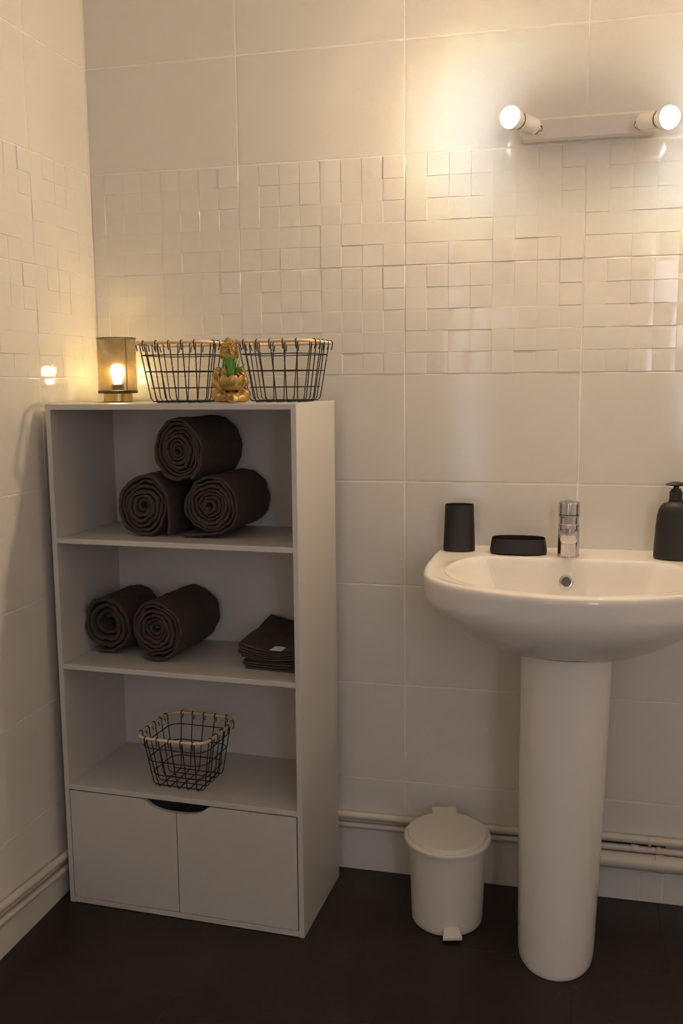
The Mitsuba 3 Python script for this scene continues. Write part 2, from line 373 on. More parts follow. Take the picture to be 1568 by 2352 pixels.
# ------------------------------------------------------------------ towels
def rolled(n_turn, rx, rz, L, seed, clockwise=True, end_deg=0.0, tail=0.0, start=.010, tilt=.004):
    """A strip of towel wound into a spiral about the y axis (front end at y=0), lowest point at z=0."""
    r_ = np.random.default_rng(seed)
    th_end = n_turn * 2 * np.pi
    N = int(n_turn * 46); th = np.linspace(0, th_end, N)
    pitch = (rx - start) / n_turn
    thick = pitch * .86
    base = start + pitch * th / (2 * np.pi) - thick * .5
    ph = r_.uniform(0, 6, 6)
    wob = 1 + .05 * np.sin(2 * th + ph[0]) + .03 * np.sin(3 * th + ph[1] + th * .13) + .024 * np.sin(5 * th + ph[2] - .21 * th) + .018 * np.sin(11 * th + ph[3])
    fade = np.clip((th_end - th) / 5, .12, 1)
    rad = base * (1 + (wob - 1) * (.4 + .6 * fade))
    sgn = -1 if clockwise else 1
    ang = math.radians(end_deg) - sgn * (th_end - th)
    asp = 1 + (rz / rx - 1) * np.clip(th / th_end * 1.4, 0, 1)
    x, z = rad * np.cos(ang), rad * np.sin(ang) * asp
    if tail > 0:
        d = np.array([x[-1] - x[-2], z[-1] - z[-2]]); d /= np.linalg.norm(d)
        s = np.linspace(.003, tail, int(tail / .004))
        x = np.r_[x, x[-1] + d[0] * s]; z = np.r_[z, z[-1] + d[1] * s]
    C = np.stack([x, z], 1)
    tg = np.gradient(C, axis=0); tg /= np.linalg.norm(tg, axis=1, keepdims=True)
    nr = np.stack([tg[:, 1], -tg[:, 0]], 1) * (1 if not clockwise else -1)     # outward
    h = thick / 2; K = len(C); u = np.arange(K)
    hv = h * (1 + .22 * (vfbm(np.stack([u * .21, 0 * u, 0 * u + seed], 1), 2, seed) - .5) * 2)
    f0 = tilt * np.sin(u / 31 + ph[4]) + .009 * (vfbm(np.stack([u * .09, 0 * u + 3.1, 0 * u], 1), 3, seed + 5) - .5) + .010 * np.clip(1 - u / 60, 0, 1) * r_.choice([-1, 1])
    f1 = L + .007 * (vfbm(np.stack([u * .09, 0 * u + 9.1, 0 * u], 1), 3, seed + 9) - .5)
    ny = 14
    prof = [(1.0, t) for t in np.linspace(0, 1, ny)]
    rings = []
    e = h * .9
    outer = [(1, f) for f in np.linspace(0, 1, ny)]
    cols = []
    for s, f in outer: cols.append((s, f, 0))
    cols += [(.72, 1, .7), (0, 1, 1.0), (-.72, 1, .7)]
    for s, f in reversed(outer): cols.append((-1, f, 0))
    cols += [(-.72, 0, -.7), (0, 0, -1.0), (.72, 0, -.7)]
    for s, f, cp in cols:
        y = f0 + e + (f1 - f0 - 2 * e) * f + cp * e
        off = hv * s
        p = C + nr * off[:, None]
        rings.append(np.stack([p[:, 0], y, p[:, 1]], 1))
    R = np.array(rings).transpose(1, 0, 2)
    R = R + ((vfbm(R.reshape(-1, 3) * 55, 3, seed) - .5) * .006 + (vfbm(R.reshape(-1, 3) * 260, 2, seed + 1) - .5) * .0022).reshape(R.shape[:2])[..., None] * np.stack([nr[:, 0], 0 * nr[:, 0], nr[:, 1]], 1)[:, None]
    m = loft(R)
    return m
def put_roll(m, xf, yf, zshelf, dx, L):
    """lay the roll so that its front centre is (xf,yf) and its axis leans by dx over its length."""
    m = m.copy()
    m.apply_transform(pose(0, 0, 0, -math.atan2(dx, L)))
    z = m.vertices[:, 2].min() if zshelf is not None else 0
    m.apply_translation([xf, yf, (zshelf - z + .0004) if zshelf is not None else 0])
    return m
GT = 'rolled dark towels in the cabinet'
t1 = put_roll(rolled(6.2, .0675, .0765, .20, 11, True, -8, .050), .2315, -.252, ZA, .004, .2)
t2 = put_roll(rolled(7.1, .0675, .0715, .20, 23, True, -100, .060), .3945, -.254, ZA, .012, .2)
t3 = put_roll(rolled(7.4, .0660, .0730, .20, 35, True, -60, 0), .3225, -.254, 0, .02, .2)
t4 = put_roll(rolled(6.6, .0675, .0775, .197, 47, True, -120, 0), .2470, -.246, ZB_, .022, .2)
t5 = put_roll(rolled(3.6, .0640, .0745, .158, 59, True, -100, .012, .022), .1035, -.205, ZB_, .012, .15)
t3.apply_translation([0, 0, 1.0860 - (t3.vertices[:, 2].min() + t3.vertices[:, 2].max()) / 2])
obj('rolled_towel', t1, 'towel', smooth=50, label='rolled dark brown towel, lower left of the three-roll pyramid, loose end hanging beside it', category='towel', group=GT)
obj('rolled_towel', t2, 'towel', smooth=50, label='rolled dark brown towel, lower right of the three-roll pyramid, end lying flat beneath', category='towel', group=GT)
obj('rolled_towel', t3, 'towel', smooth=50, label='rolled dark brown towel resting on top of two others on the upper shelf', category='towel', group=GT)
obj('rolled_towel', t4, 'towel', smooth=50, label='large tightly rolled dark towel on the middle shelf, nearer the front', category='towel', group=GT)
obj('rolled_towel', t5, 'towel', smooth=50, label='loosely rolled dark towel at the left end of the middle shelf, behind another roll', category='towel', group=GT)
def folded(W, D, nl, t, seed, sag=.006):
    """A towel folded into nl layers: a zigzag strip whose folds lie at the two sides; x 0..W, y 0..D, z from 0."""
    P = []
    for k in range(nl):
        z = t * (k + .5)
        xs = np.linspace(.012, W - .012, 16)
        if k % 2: xs = xs[::-1]
        for x in xs: P.append((x, z))
        if k < nl - 1:
            s = 1 if k % 2 == 0 else -1
            for a in np.radians([-55, 0, 55]): P.append(((W - .012 if s > 0 else .012) + s * (t * .5 * math.cos(a) + .004), z + t * .5 + t * .5 * math.sin(a)))
    C = np.array(P); tg = np.gradient(C, axis=0); tg /= np.linalg.norm(tg, axis=1, keepdims=True)
    nr = np.stack([-tg[:, 1], tg[:, 0]], 1); h = t * .42; K = len(C); u = np.arange(K)
    f0 = .012 * (vfbm(np.stack([u * .05, 0 * u, 0 * u], 1), 3, seed) - .5); ny = 14; cols = []
    for f in np.linspace(0, 1, ny): cols.append((1, f, 0))
    cols += [(.7, 1, .7), (0, 1, 1), (-.7, 1, .7)]
    for f in np.linspace(1, 0, ny): cols.append((-1, f, 0))
    cols += [(-.7, 0, -.7), (0, 0, -1), (.7, 0, -.7)]
    R = []
    for s, f, cp in cols:
        y = f0 + h + (D - 2 * h - f0) * f + cp * h
        p = C + nr * (h * s); R.append(np.stack([p[:, 0], y, p[:, 1]], 1))
    R = np.array(R).transpose(1, 0, 2)
    rel = R[..., 2:3] / (t * nl)
    R[..., 2:3] += rel * ((vfbm(R.reshape(-1, 3) * np.array([25, 18, 60]), 2, seed).reshape(R.shape[:2]) - .5) * .012)[..., None]
    return loft(R)
def drape(m, fn):
    m = m.copy(); V = m.vertices.copy(); V[:, 2] += fn(V); m.vertices = V; return m
FT = pose(.447, -.250, ZB_ + .0006, -.10)
ta = drape(folded(.139, .185, 4, .0062, 3), lambda V: np.clip(V[:, 2] / .025, 0, 1) * (.004 * (V[:, 1] / .18) - .006 * np.sin(np.pi * V[:, 0] / .15)))
tb = drape(folded(.150, .190, 5, .0064, 8), lambda V: .0285 - .006 * np.sin(np.pi * np.clip(V[:, 0], 0, .15) / .15) + .004 * (V[:, 1] / .18) + np.clip(V[:, 2] / .03, 0, 1) * (.022 * np.clip(V[:, 1] / .18, 0, 1) ** 1.5 * (1 - V[:, 0] / .22) - .007 * np.sin(np.pi * np.clip(V[:, 0] / .16, 0, 1))))
for m in (ta,): m.apply_translation([.008, .006, -m.vertices[:, 2].min()])
tb.apply_translation([0, 0, 0])
obj('folded_towel', move(ta, FT), 'towel', smooth=50, label='folded dark towel at the bottom of the small stack on the middle shelf', category='towel', group='folded dark towels')
k = obj('folded_towel', move(tb, FT), 'towel', smooth=50, label='folded dark towel on top of the small stack, white tag in its front edge', category='towel', group='folded dark towels')
tg_ = boxm(.083, .112, -.004, .03, .0495, .0500, .0001); tg_.apply_translation([0, 0, 0])
obj('care_tag', move(tg_, FT), 'tag', k, label='small white fabric tag')

# ------------------------------------------------------------------ wire baskets
def basket(x, y, z, rot, label):
    k = thing('wire_basket', label, 'basket', 'black wire baskets with pale wooden rims')
    A = pose(x, y, z, rot)
    a, b, H, a2, b2 = .0883, .0913, .1306, .0648, .0560
    rw_ = .0012
    rim = rrect(a, b, .034, 9)
    rim = np.c_[rim, np.full(len(rim), H)]
    obj('wooden_rim', move(tube(smoothpath(rim, 72, True), .0036, 10, True), A), 'wood', k, smooth=True, label='pale wooden rim')
    for zz in (.033, .069, .1045):
        f = zz / H; aa, bb = a2 + (a - a2) * f - .002, b2 + (b - b2) * f - .002
        R = rrect(aa, bb, .030, 7); obj('ring_wire', move(tube(np.c_[R, np.full(len(R), zz)], rw_, 6, True), A), 'black_wire', k, smooth=True)
    for ax in (0, 1):
        A_, A2 = (a, a2) if ax == 0 else (b, b2)
        for i in range(-2, 3):
            wt, wb = i * .030, i * .0245
            zb = rw_ if ax == 1 else rw_ * 3
            prof = [(-A_ - .0012, wt, H - .016), (-A_ - .0048, wt, H - .002), (-A_ - .003, wt, H + .0038), (-A_ + .001, wt, H + .0046), (-A_ + .0046, wt, H + .0015), (-A_ + .0046, wt, H - .007), (-A2 - .0015, wb, zb + .007), (-A2 + .004, wb, zb)]
            L_ = np.array(prof); R_ = L_[::-1] * [-1, 1, 1]
            up = smoothpath(L_[:6], 14)
            P = np.vstack([up, L_[6:], R_[:2], smoothpath(L_[:6], 14)[::-1] * [-1, 1, 1]])
            if ax == 1: P = P[:, [1, 0, 2]]
            obj('upright_wire', move(tube(P, rw_, 6), A), 'black_wire', k, smooth=True)
    return k
basket(.327, -.200, CH, -.0215, 'black wire basket with wooden rim on the cabinet top, next to the perforated lamp')
basket(.5484, -.170, CH, -.0538, 'black wire basket with wooden rim at the right end of the cabinet top')
basket(.308, -.2191, ZS, -.0693, 'black wire basket with wooden rim alone on the lowest open shelf')

# ------------------------------------------------------------------ table lamp
LX, LYc = .0925, -.074
lamp = thing('table_lamp', 'small lit table lamp with black perforated cylinder shade and brass foot on the cabinet', 'lamp')
Z0, Z1, Z2, RS = CH + .0003, CH + .0200, 1.3425, .0462
obj('base', lathe([(.0335, 0), (.0345, .001), (.0345, .0195), (.0335, .0205)], LX, LYc, 64, Z0), 'brass', lamp, smooth=40, label='brass foot')
obj('tray', lathe([(RS - .001, 0), (RS + .0012, .0006), (RS + .0012, .0066), (RS + .0002, .0072), (RS - .0015, .0072), (RS - .0015, .003)], LX, LYc, 72, Z1 + .0004), 'shade_metal', lamp, smooth=40)
def perforated(r, z0, z1, nc, nr):
    V, F = [], []
    dz, da = (z1 - z0) / nr, 2 * np.pi / nc
    o = [(-.5, -.5), (0, -.5), (.5, -.5), (.5, 0), (.5, .5), (0, .5), (-.5, .5), (-.5, 0)]
    hr = .375
    hole = [(hr * 1.0 * math.cos(math.radians(a)), hr * 1.08 * math.sin(math.radians(a))) for a in (225, 270, 315, 0, 45, 90, 135, 180)]
    pts = np.array(o + hole); q = []
    for i in range(8): j = (i + 1) % 8; q += [(i, j, 8 + j), (i, 8 + j, 8 + i)]
    q = np.array(q)
    for row in range(nr):
        for c in range(nc):
            a = (c + .5 * (row % 2) + pts[:, 0]) * da; z = z0 + (row + .5 + pts[:, 1]) * dz
            V.append(np.stack([r * np.cos(a), r * np.sin(a), z], 1)); F.append(q + 16 * (row * nc + c))
    return trimesh.Trimesh(np.vstack(V), np.vstack(F), process=False)
ps = perforated(RS, Z1 + .0065, Z2 - .002, 108, 52); ps.apply_translation([LX, LYc, 0])
shk = obj('lamp_shade', ps, 'shade_mesh', lamp, label='black perforated metal cylinder shade')
obj('rim', tube([(LX + RS * math.cos(t), LYc + RS * math.sin(t), Z2 - .0015) for t in np.linspace(0, 2 * np.pi, 73)[:-1]], .0013, 8, True), 'shade_metal', shk, smooth=True)
sa = -.62
obj('seam_strip', hull([(LX + (RS + d) * math.cos(a), LYc + (RS + d) * math.sin(a), z) for d in (-.0006, .0006) for a in (sa - .022, sa + .022) for z in (Z1 + .0066, Z2 - .002)]), 'shade_metal', shk)
obj('socket', lathe([(.0135, 0), (.0145, .001), (.0142, .018), (.011, .0195)], LX, LYc, 32, Z1 + .0036), 'dark_socket', lamp, smooth=40)
zb = Z1 + .0235
obj('bulb', lathe([(.0085, 0), (.0105, .006), (.0135, .016), (.0165, .027), (.0165, .035), (.0130, .042), (.0075, .0460), (.002, .0472)], LX, LYc, 32, zb), 'tag', lamp, smooth=True, label='glowing pear-shaped bulb', emitter={'type': 'area', 'radiance': rgb(*TABLE_BULB)})

# ------------------------------------------------------------------ seated figurine with lotus bowl, and its plant
FIG = pose(.4528, -.262, CH + .0004, math.radians(27))
fig = thing('seated_figurine', 'golden seated meditating figurine with curled hair holding a lotus bowl, between two wire baskets', 'figurine')
def smin(a, b, k):
    h = np.clip(.5 + .5 * (b - a) / k, 0, 1); return b * (1 - h) + a * h - k * h * (1 - h)
def ell(p, c, r):
    q = (p - np.array(c)) / np.array(r); l = np.linalg.norm(q, axis=1)
    g = np.linalg.norm(q / np.array(r), axis=1) + 1e-9; return l * (l - 1) / g
def cap(p, a, b, ra, rb):
    a, b = np.array(a, float), np.array(b, float); d = b - a
    t = np.clip((p - a) @ d / (d @ d), 0, 1); return np.linalg.norm(p - a - t[:, None] * d, axis=1) - (ra + (rb - ra) * t)
def fig_sdf(p):
    d = ell(p, (0, 9, 40), (22, 15, 36))
    d = smin(d, ell(p, (0, 7, 62), (23, 14, 17)), 6)
    d = smin(d, ell(p, (0, 3, 11), (29, 21, 12)), 4)
    for s in (-1, 1):
        d = smin(d, cap(p, (s * 9, 6, 16), (s * 28.5, -10, 17.5), 12, 14.2), 3)
        d = smin(d, cap(p, (s * 28, -13, 11.5), (s * 3, -29, 8.5), 10.5, 7.5), 1.4)
        arm = smin(cap(p, (s * 24, 8, 68), (s * 32, 6, 44), 9.5, 9), cap(p, (s * 32, 5, 44), (s * 20, -17, 33), 8.5, 6.5), 3)
        d = smin(d, arm, 2.5)
        d = smin(d, ell(p, (s * 17, -22, 31), (8, 7, 5)), 2)
    # cloth draped between the knees
    d = smin(d, cap(p, (-10, -27, 17), (10, -27, 17), 6, 6), 1.5)
    d = smin(d, cap(p, (0, -24, 22), (0, -33, 4.5), 7, 6.5), 1.2)
    for s in (-1, 1):
        d = smin(d, cap(p, (s * 17, -17, 29), (s * 8, -33, 5), 3.2, 3.4), 1.0)
    # robe folds
    f = np.sin((p[:, 0] * .55 + p[:, 2] * .75)) * .7 * ((p[:, 2] > 26) & (p[:, 2] < 72) & (p[:, 1] < 6))
    d = d + f * np.clip((p[:, 0] + 8) / 12, 0, 1)
    d = np.maximum(d, .4 - p[:, 2])
    d = smin(d, cap(p, (0, 7, 74), (0, 4, 92), 10, 9.5), 4)
    hd = ell(p, (0, 2, 109), (17.6, 18.2, 22))
    hd = smin(hd, ell(p, (0, -6, 101), (12.5, 12, 13)), 5)
    # eye sockets, brow, nose, lips
    for s in (-1, 1):
        hd = np.maximum(hd, -ell(p, (s * 7.2, -17.5, 110.5), (5.6, 3.2, 3.4)) * 1.0)
        hd = smin(hd, ell(p, (s * 7.0, -14.4, 109.8), (4.6, 2.4, 2.6)), 1.2)
        hd = smin(hd, cap(p, (s * 2.5, -16.6, 114.0), (s * 11, -13.2, 114.5), 1.5, 1.1), 1.5)
        hd = smin(hd, ell(p, (s * 17.6, 3, 104), (2.8, 4.2, 10.5)), 1.0)
    hd = smin(hd, cap(p, (0, -16.8, 112), (0, -20.2, 104.6), 1.5, 2.7), 1.5)
    hd = smin(hd, ell(p, (0, -17.2, 98.2), (4.6, 2.6, 1.5)), 1.0)
    hd = smin(hd, ell(p, (0, -16.8, 95.4), (3.8, 2.6, 1.6)), 1.0)
    d = smin(d, hd, 2)
    return d
def hair_pts():
    P = []
    for i in range(230):
        z = 1 - 2 * (i + .5) / 230; a = i * 2.39996
        v = np.array([math.sqrt(1 - z * z) * math.cos(a), math.sqrt(1 - z * z) * math.sin(a), z])
        c = np.array([0, 3.2, 111.0]) + v * [18.0, 18.2, 21.0]
        if c[2] > 117.5 - .0 * c[1] or (c[1] > 1 and c[2] > 96): P.append((c, 2.7))
    for i in range(60):
        z = 1 - (i + .5) / 60; a = i * 2.39996
        v = np.array([math.sqrt(1 - z * z) * math.cos(a), math.sqrt(1 - z * z) * math.sin(a), z])
        P.append((np.array([0, 5, 128.0]) + v * [9.5, 9.5, 10], 2.3))
    return P
S = .001
bm = surface_net(fig_sdf, (-52, -44, -2), (52, 30, 136), 1.25); bm.apply_scale(S)
obj('body', move(bm, FIG), 'gold_paint', fig, smooth=True)
hm = [trimesh.creation.icosphere(1, 1.0)]
hs = []
for c, r in hair_pts():
    m = trimesh.creation.icosphere(1, r); m.apply_translation(c); hs.append(m)
cr = trimesh.creation.icosphere(3, 1.0); cr.apply_scale([9.5, 9.5, 10]); cr.apply_translation([0, 5, 128])
hm = cat(hs + [cr]); hm.apply_scale(S)
obj('curled_hair', move(hm, FIG), 'gold_paint', fig, smooth=True, label='hair of small tight golden curls')
def lotus():
    n = 112; a = np.arange(n) * 2 * np.pi / n
    scal = np.abs(np.cos(4 * a)) ** .7           # 8 petals
    prof = [(.30, 26, 0), (.55, 27.5, 0), (.78, 31.5, 0), (.93, 37.5, 0), (1.0, 44.5, 0), (1.02, 51.0, .4), (1.0, 55.5, 1), (.95, 55.5, 1), (.93, 50, .3), (.80, 40, 0), (.3, 36, 0)]
    R = []
    for f, z, s in prof:
        r = 28.2 * f * (1 + (.035 * (scal - .5) if z > 29 and f > .5 else 0))
        R.append(np.stack([r * np.cos(a), r * np.sin(a), z + s * (7.5 * scal - 3.5)], 1))
    m = loft(R); m.apply_translation([0, -23, 0]); m.apply_scale(S); return m
obj('lotus_bowl', move(lotus(), FIG), 'gold_paint', fig, smooth=60, label='golden bowl with a rim of lotus petals')
plant = thing('spiky_plant', 'small artificial green succulent with spiky leaves growing in the golden lotus bowl', 'plant')
so = lathe([(.5, .046), (.0215, .047), (.0225, .0505), (.014, .0535), (.004, .0545)][1:], 0, -.023, 28)
obj('soil', move(so, FIG), 'soil', plant, smooth=True)
rl = random.Random(5)
for i in range(34):
    az = rl.uniform(0, 2 * math.pi); el = math.radians(rl.uniform(38, 86)); L = rl.uniform(.034, .056)
    if i < 12: el = math.radians(rl.uniform(66, 88)); L = rl.uniform(.046, .058)
    d = np.array([math.cos(az) * math.cos(el), math.sin(az) * math.cos(el), math.sin(el)])
    side = np.cross(d, [0, 0, 1.0]); side /= np.linalg.norm(side)
    nrm = np.cross(side, d); o = np.array([0, -.023, .0525]) + .004 * np.array([math.cos(az), math.sin(az), 0])
    ts = np.linspace(0, 1, 7); R = []
    bend = rl.uniform(-.006, .012)
    for t in ts:
        c = o + d * L * t - nrm * bend * t * t
        w = .0034 * (math.sin(math.pi * (.22 + .78 * t)) ** .8 if t < 1 else 0) + .0001; th_ = .0009 * (1 - t) + .0002
        R.append([c + side * w, c + nrm * th_, c - side * w, c - nrm * th_])
    obj('leaf', move(loft(R), FIG), 'leaf', plant, smooth=40)

# ------------------------------------------------------------------ washbasin, pedestal, tap
SX = 1.1735
def spl(P, n, bc='natural'):
    P = np.asarray(P, float); s = np.r_[0, np.cumsum(np.linalg.norm(np.diff(P, axis=0), axis=1))]
    return s / s[-1], P
Pc = [(0, -.499), (-.10, -.4855), (-.19, -.4475), (-.253, -.397), (-.286, -.335), (-.2985, -.25), (-.2995, -.17), (-.296, -.08), (-.289, -.0006)]
Qc = [(0, -.470), (-.09, -.455), (-.165, -.421), (-.215, -.376), (-.241, -.318), (-.245, -.258), (-.229, -.190), (-.206, -.150), (-.180, -.132)]
def half(ctrl, back, n1=56, n2=16):
    u = np.arange(len(ctrl)); c = np.array(ctrl)
    f = CubicSpline(u, c, bc_type=((1, [c[1, 0] - 0, 0]), (2, [0, 0])))(np.linspace(0, u[-1], n1))
    b = np.array([(c[-1] * (1 - t) + np.array(back) * t) for t in np.linspace(0, 1, n2)[1:]])
    return np.vstack([f, b])
def full(ctrl, back):
    L_ = half(ctrl, back); R_ = L_[::-1][1:-1] * [-1, 1]
    return np.vstack([L_, R_]) + [SX, 0]
PP, QQ = full(Pc, (0, -.0006)), full(Qc, (0, -.1295))
# underside contact outline (same number of points)
def cont():
    n = len(PP); out = []
    d = PP - [SX, -.22]; a = np.arctan2(d[:, 1], d[:, 0])
    for i in range(n):
        y0 = PP[i, 1]
        x = np.clip((PP[i, 0] - SX) / .30, -1, 1)
        if PP[i, 1] > -.24: xx, yy = np.sign(x) * .091 * min(1, abs(x) * 1.05), PP[i, 1]
        else:
            ang = math.atan2(PP[i, 1] + .24, (PP[i, 0] - SX) * .26 / .30)
            xx, yy = .091 * math.cos(ang), -.24 + .105 * math.sin(ang)
        out.append((SX + xx, yy))
    return np.array(out)
CC = cont()
zr = lambda y: .847 + .010 * y
def ring(xy, z): return np.c_[xy, z if np.ndim(z) else np.full(len(xy), z)]
pq = np.linalg.norm(QQ - PP, axis=1, keepdims=True); dirn = (QQ - PP) / pq
backm = (PP[:, 1] > -.003)[:, None]
def ins(d): return PP + dirn * np.where(backm, np.minimum(d, 1) * (d * .4), d)
cen = np.array([SX, -.29])
rings = []
zl = PchipInterpolator([0, .01, .08, .26, .54, .76, .975, 1], [.815, .800, .775, .741, .699, .672, .6545, .653])
for kf in (1.0, .97, .88, .76, .65, .54, .42, .33, .26, .19, .13, .08, .04, .012):
    xy = PP * (1 - kf) + CC * kf
    zs_ = zl(kf) + kf ** 1.5 * (-.2 - xy[:, 1]) * .20
    zc = .6545 + (-.2 - CC[:, 1]) * .20
    zf = .812 - (.812 - zc) * (1 - (1 - kf) ** 1.75) ** (1 / 1.75)
    wf_ = np.clip((-.33 - PP[:, 1]) / .15, 0, 1); wf_ = .85 * wf_ * wf_ * (3 - 2 * wf_)
    z = zs_ * (1 - wf_) + np.minimum(zf, .8100 + 0 * zf) * wf_
    rings.append(ring(xy, z))
rings.append(ring(PP, zr(PP[:, 1]) - .016)); rings.append(ring(PP, zr(PP[:, 1]) - .009))
rings.append(ring(ins(.002), zr(PP[:, 1]) - .004)); rings.append(ring(ins(.006), zr(PP[:, 1]) - .0008)); rings.append(ring(ins(.011), zr(PP[:, 1])))
for f in (.2, .4, .6, .8):
    xy = (PP + dirn * .011) * (1 - f) + (QQ - dirn * .007) * f
    sink = -.0035 * math.sin(math.pi * f) * np.clip((pq[:, 0] - .03) / .03, 0, 1) * np.clip((-.10 - PP[:, 1]) / .06, 0, 1)
    rings.append(ring(xy, zr(xy[:, 1]) + sink))
def qi(k): return QQ * (1 - k) + cen * k
rings.append(ring(QQ - dirn * .007, zr(QQ[:, 1]))); rings.append(ring(QQ - dirn * .003, zr(QQ[:, 1]) - .0008)); rings.append(ring(QQ, zr(QQ[:, 1]) - .003))
for kf, dz in ((.02, .010), (.05, .024), (.10, .048), (.16, .072), (.25, .092), (.40, .106), (.62, .114), (.85, .118), (.93, .121)):
    rings.append(ring(qi(kf), zr(qi(kf)[:, 1]) - dz))
sinkm = loft(rings)
sink = obj('washbasin', sinkm, 'ceramic', smooth=45, label='white ceramic pedestal washbasin with a wide back ledge, mounted against the tiled wall', category='sink')
# overflow ring in the back of the bowl, waste in the bottom
ov = frame((1.1685, -.1458, .7985), (0, -1.0, .34))
o1 = lathe([(.0150, 0), (.0150, .0022), (.0135, .0034), (.0112, .0034), (.0100, .0022), (.0100, -.001)], n=40)
obj('overflow_ring', move(o1, ov), 'chrome', sink, smooth=40, label='round chrome overflow ring')
obj('overflow_mesh', move(lathe([(.0102, 0), (.0102, .0012), (.001, .0016)], n=32), ov), 'grey_mesh', sink, smooth=40, label='dark grey centre of the overflow')
obj('waste', lathe([(.024, 0), (.024, .002), (.020, .004), (.004, .005)], SX, -.29, 40, zr(-.29) - .1215), 'chrome', sink, smooth=40)
def pedestal():
    R = []
    n1 = 40; zs = [0, .003, .010, .03, .08, .16, .25, .35, .45, .55, .62, 1.0]
    for z in zs:
        tz = min(z, .65) / .65
        w = np.interp(tz, [0, .05, .5, 1], [.0795, .0815, .0885, .0925]) - (.003 if z == 0 else .001 if z == .003 else 0)
        cx = 1.1640 + .0085 * tz; yc = -.238 - .006 * (1 - tz); dp = np.interp(tz, [0, 1], [.116, .108]) - (.003 if z == 0 else .001 if z == .003 else 0)
        yb = -.115
        t = np.linspace(0, np.pi, n1)
        o = [(cx - w * math.cos(a), yc - dp * math.sin(a) ** .92) for a in t]
        th = .012
        i = [(cx + (w - th) * math.cos(a), yc - (dp - th) * math.sin(a) ** .92) for a in t]
        loop = [(cx - w, yb)] + o + [(cx + w, yb), (cx + w - th, yb)] + i + [(cx - w + th, yb)]
        loop = np.array(loop)
        zz = np.full(len(loop), z) if z < 1 else .6545 + (-.2 - loop[:, 1]) * .20 - .0022 - .0028 * np.clip((-.30 - loop[:, 1]) / .05, 0, 1)
        R.append(np.c_[loop, zz])
    R = np.array(R)
    m = loft(R, False, False)
    n = R.shape[1]; F = []
    V = m.vertices
    for o, flip in ((0, 1), ((len(zs) - 1) * n, 0)):
        for a in range(n // 2 - 1):
            b = n - 1 - a; q = [o + a, o + a + 1, o + b - 1, o + b]
            if flip: q = q[::-1]
            F += [[q[0], q[1], q[2]], [q[0], q[2], q[3]]]
    m = trimesh.Trimesh(V, np.vstack([m.faces, F]), process=False)
    if m.volume < 0: m.invert()
    return m
obj('sink_pedestal', pedestal(), 'ceramic', smooth=45, label='white ceramic pedestal column standing on the dark floor under the washbasin', category='pedestal')
tap = thing('faucet', 'short chrome cylindrical mixer tap on the back ledge of the washbasin', 'faucet')
TX, TY, TZ = 1.1712, -.090, zr(-.090)
obj('body', lathe([(.0238, 0), (.0240, .0015), (.0236, .004), (.0225, .070), (.0222, .0705), (.0212, .0715), (.0212, .086), (.0220, .087)], TX, TY, 64, TZ + .0003), 'chrome', tap, smooth=35)
obj('collar', lathe([(.0216, 0), (.0228, .0006), (.0228, .0040), (.0216, .0046)], TX, TY, 64, TZ + .0875), 'chrome', tap, smooth=35)
obj('handle', lathe([(.0216, 0), (.0230, .0008), (.0230, .0255), (.0222, .0272), (.0200, .0280), (.004, .0286)], TX, TY, 64, TZ + .0923), 'chrome', tap, smooth=35)
sp = frame((TX, TY - .012, TZ + .052), (0, -1, -.10))
spm = loft([np.c_[rrect(.0195 * f, .0120 * f, .0115 * f, 8), np.full(32, z)] for f, z in ((1, 0), (1, .046), (.97, .0505), (.88, .053), (.6, .0535))])
obj('spout', move(spm, sp), 'chrome', tap, smooth=35)

# ------------------------------------------------------------------ things on the washbasin
def superell(a, b, e, n=64):
    t = np.arange(n) * 2 * np.pi / n; c, s = np.cos(t), np.sin(t)
    return np.stack([a * np.sign(c) * np.abs(c) ** (2 / e), b * np.sign(s) * np.abs(s) ** (2 / e)], 1)
def vessel(prof, A):
    """prof: (a, b, exponent, z)"""
    return move(loft([np.c_[superell(a, b, e), np.full(64, z)] for a, b, e, z in prof]), A)
cz = zr(-.067) + .0004
obj('tumbler', vessel([(.0345, .0270, 2.5, 0), (.0362, .0285, 2.5, .002), (.0360, .0283, 2.4, .012), (.0325, .0262, 2.2, .1040), (.0320, .0256, 2.2, .1055), (.0308, .0246, 2.2, .1050), (.0330, .026, 2.3, .012), (.01, .01, 2, .008)], pose(.9275, -.067, cz, .10)), 'black_plastic', smooth=45, label='matt black toothbrush tumbler at the left end of the washbasin ledge', category='tumbler')
obj('soap_dish', vessel([(.058, .034, 2.8, 0), (.0625, .038, 2.8, .0025), (.0632, .0385, 2.8, .008), (.0592, .036, 2.7, .0335), (.0582, .035, 2.7, .0345), (.0570, .0338, 2.7, .0340), (.0575, .0345, 2.7, .013), (.04, .02, 2.6, .0115)], pose(1.0620, -.078, zr(-.078) + .0004, .02)), 'black_plastic', smooth=45, label='low oval matt black soap dish between the tumbler and the tap', category='soap dish')
bt = thing('soap_dispenser', 'matt black pump soap bottle at the right end of the washbasin ledge', 'soap dispenser')
BA = pose(1.3930, -.086, zr(-.086) + .0004, -.22)
obj('bottle', vessel([(.040, .030, 2.3, 0), (.0425, .032, 2.3, .003), (.0425, .032, 2.3, .008), (.0395, .0308, 2.2, .070), (.0372, .0298, 2.1, .094), (.0345, .028, 2.05, .106), (.0300, .0255, 2, .1145), (.0235, .021, 2, .1200), (.0170, .0165, 2, .1222), (.0152, .0152, 2, .1235), (.0148, .0148, 2, .1270), (.005, .005, 2, .1272)], BA), 'black_plastic', bt, smooth=40)
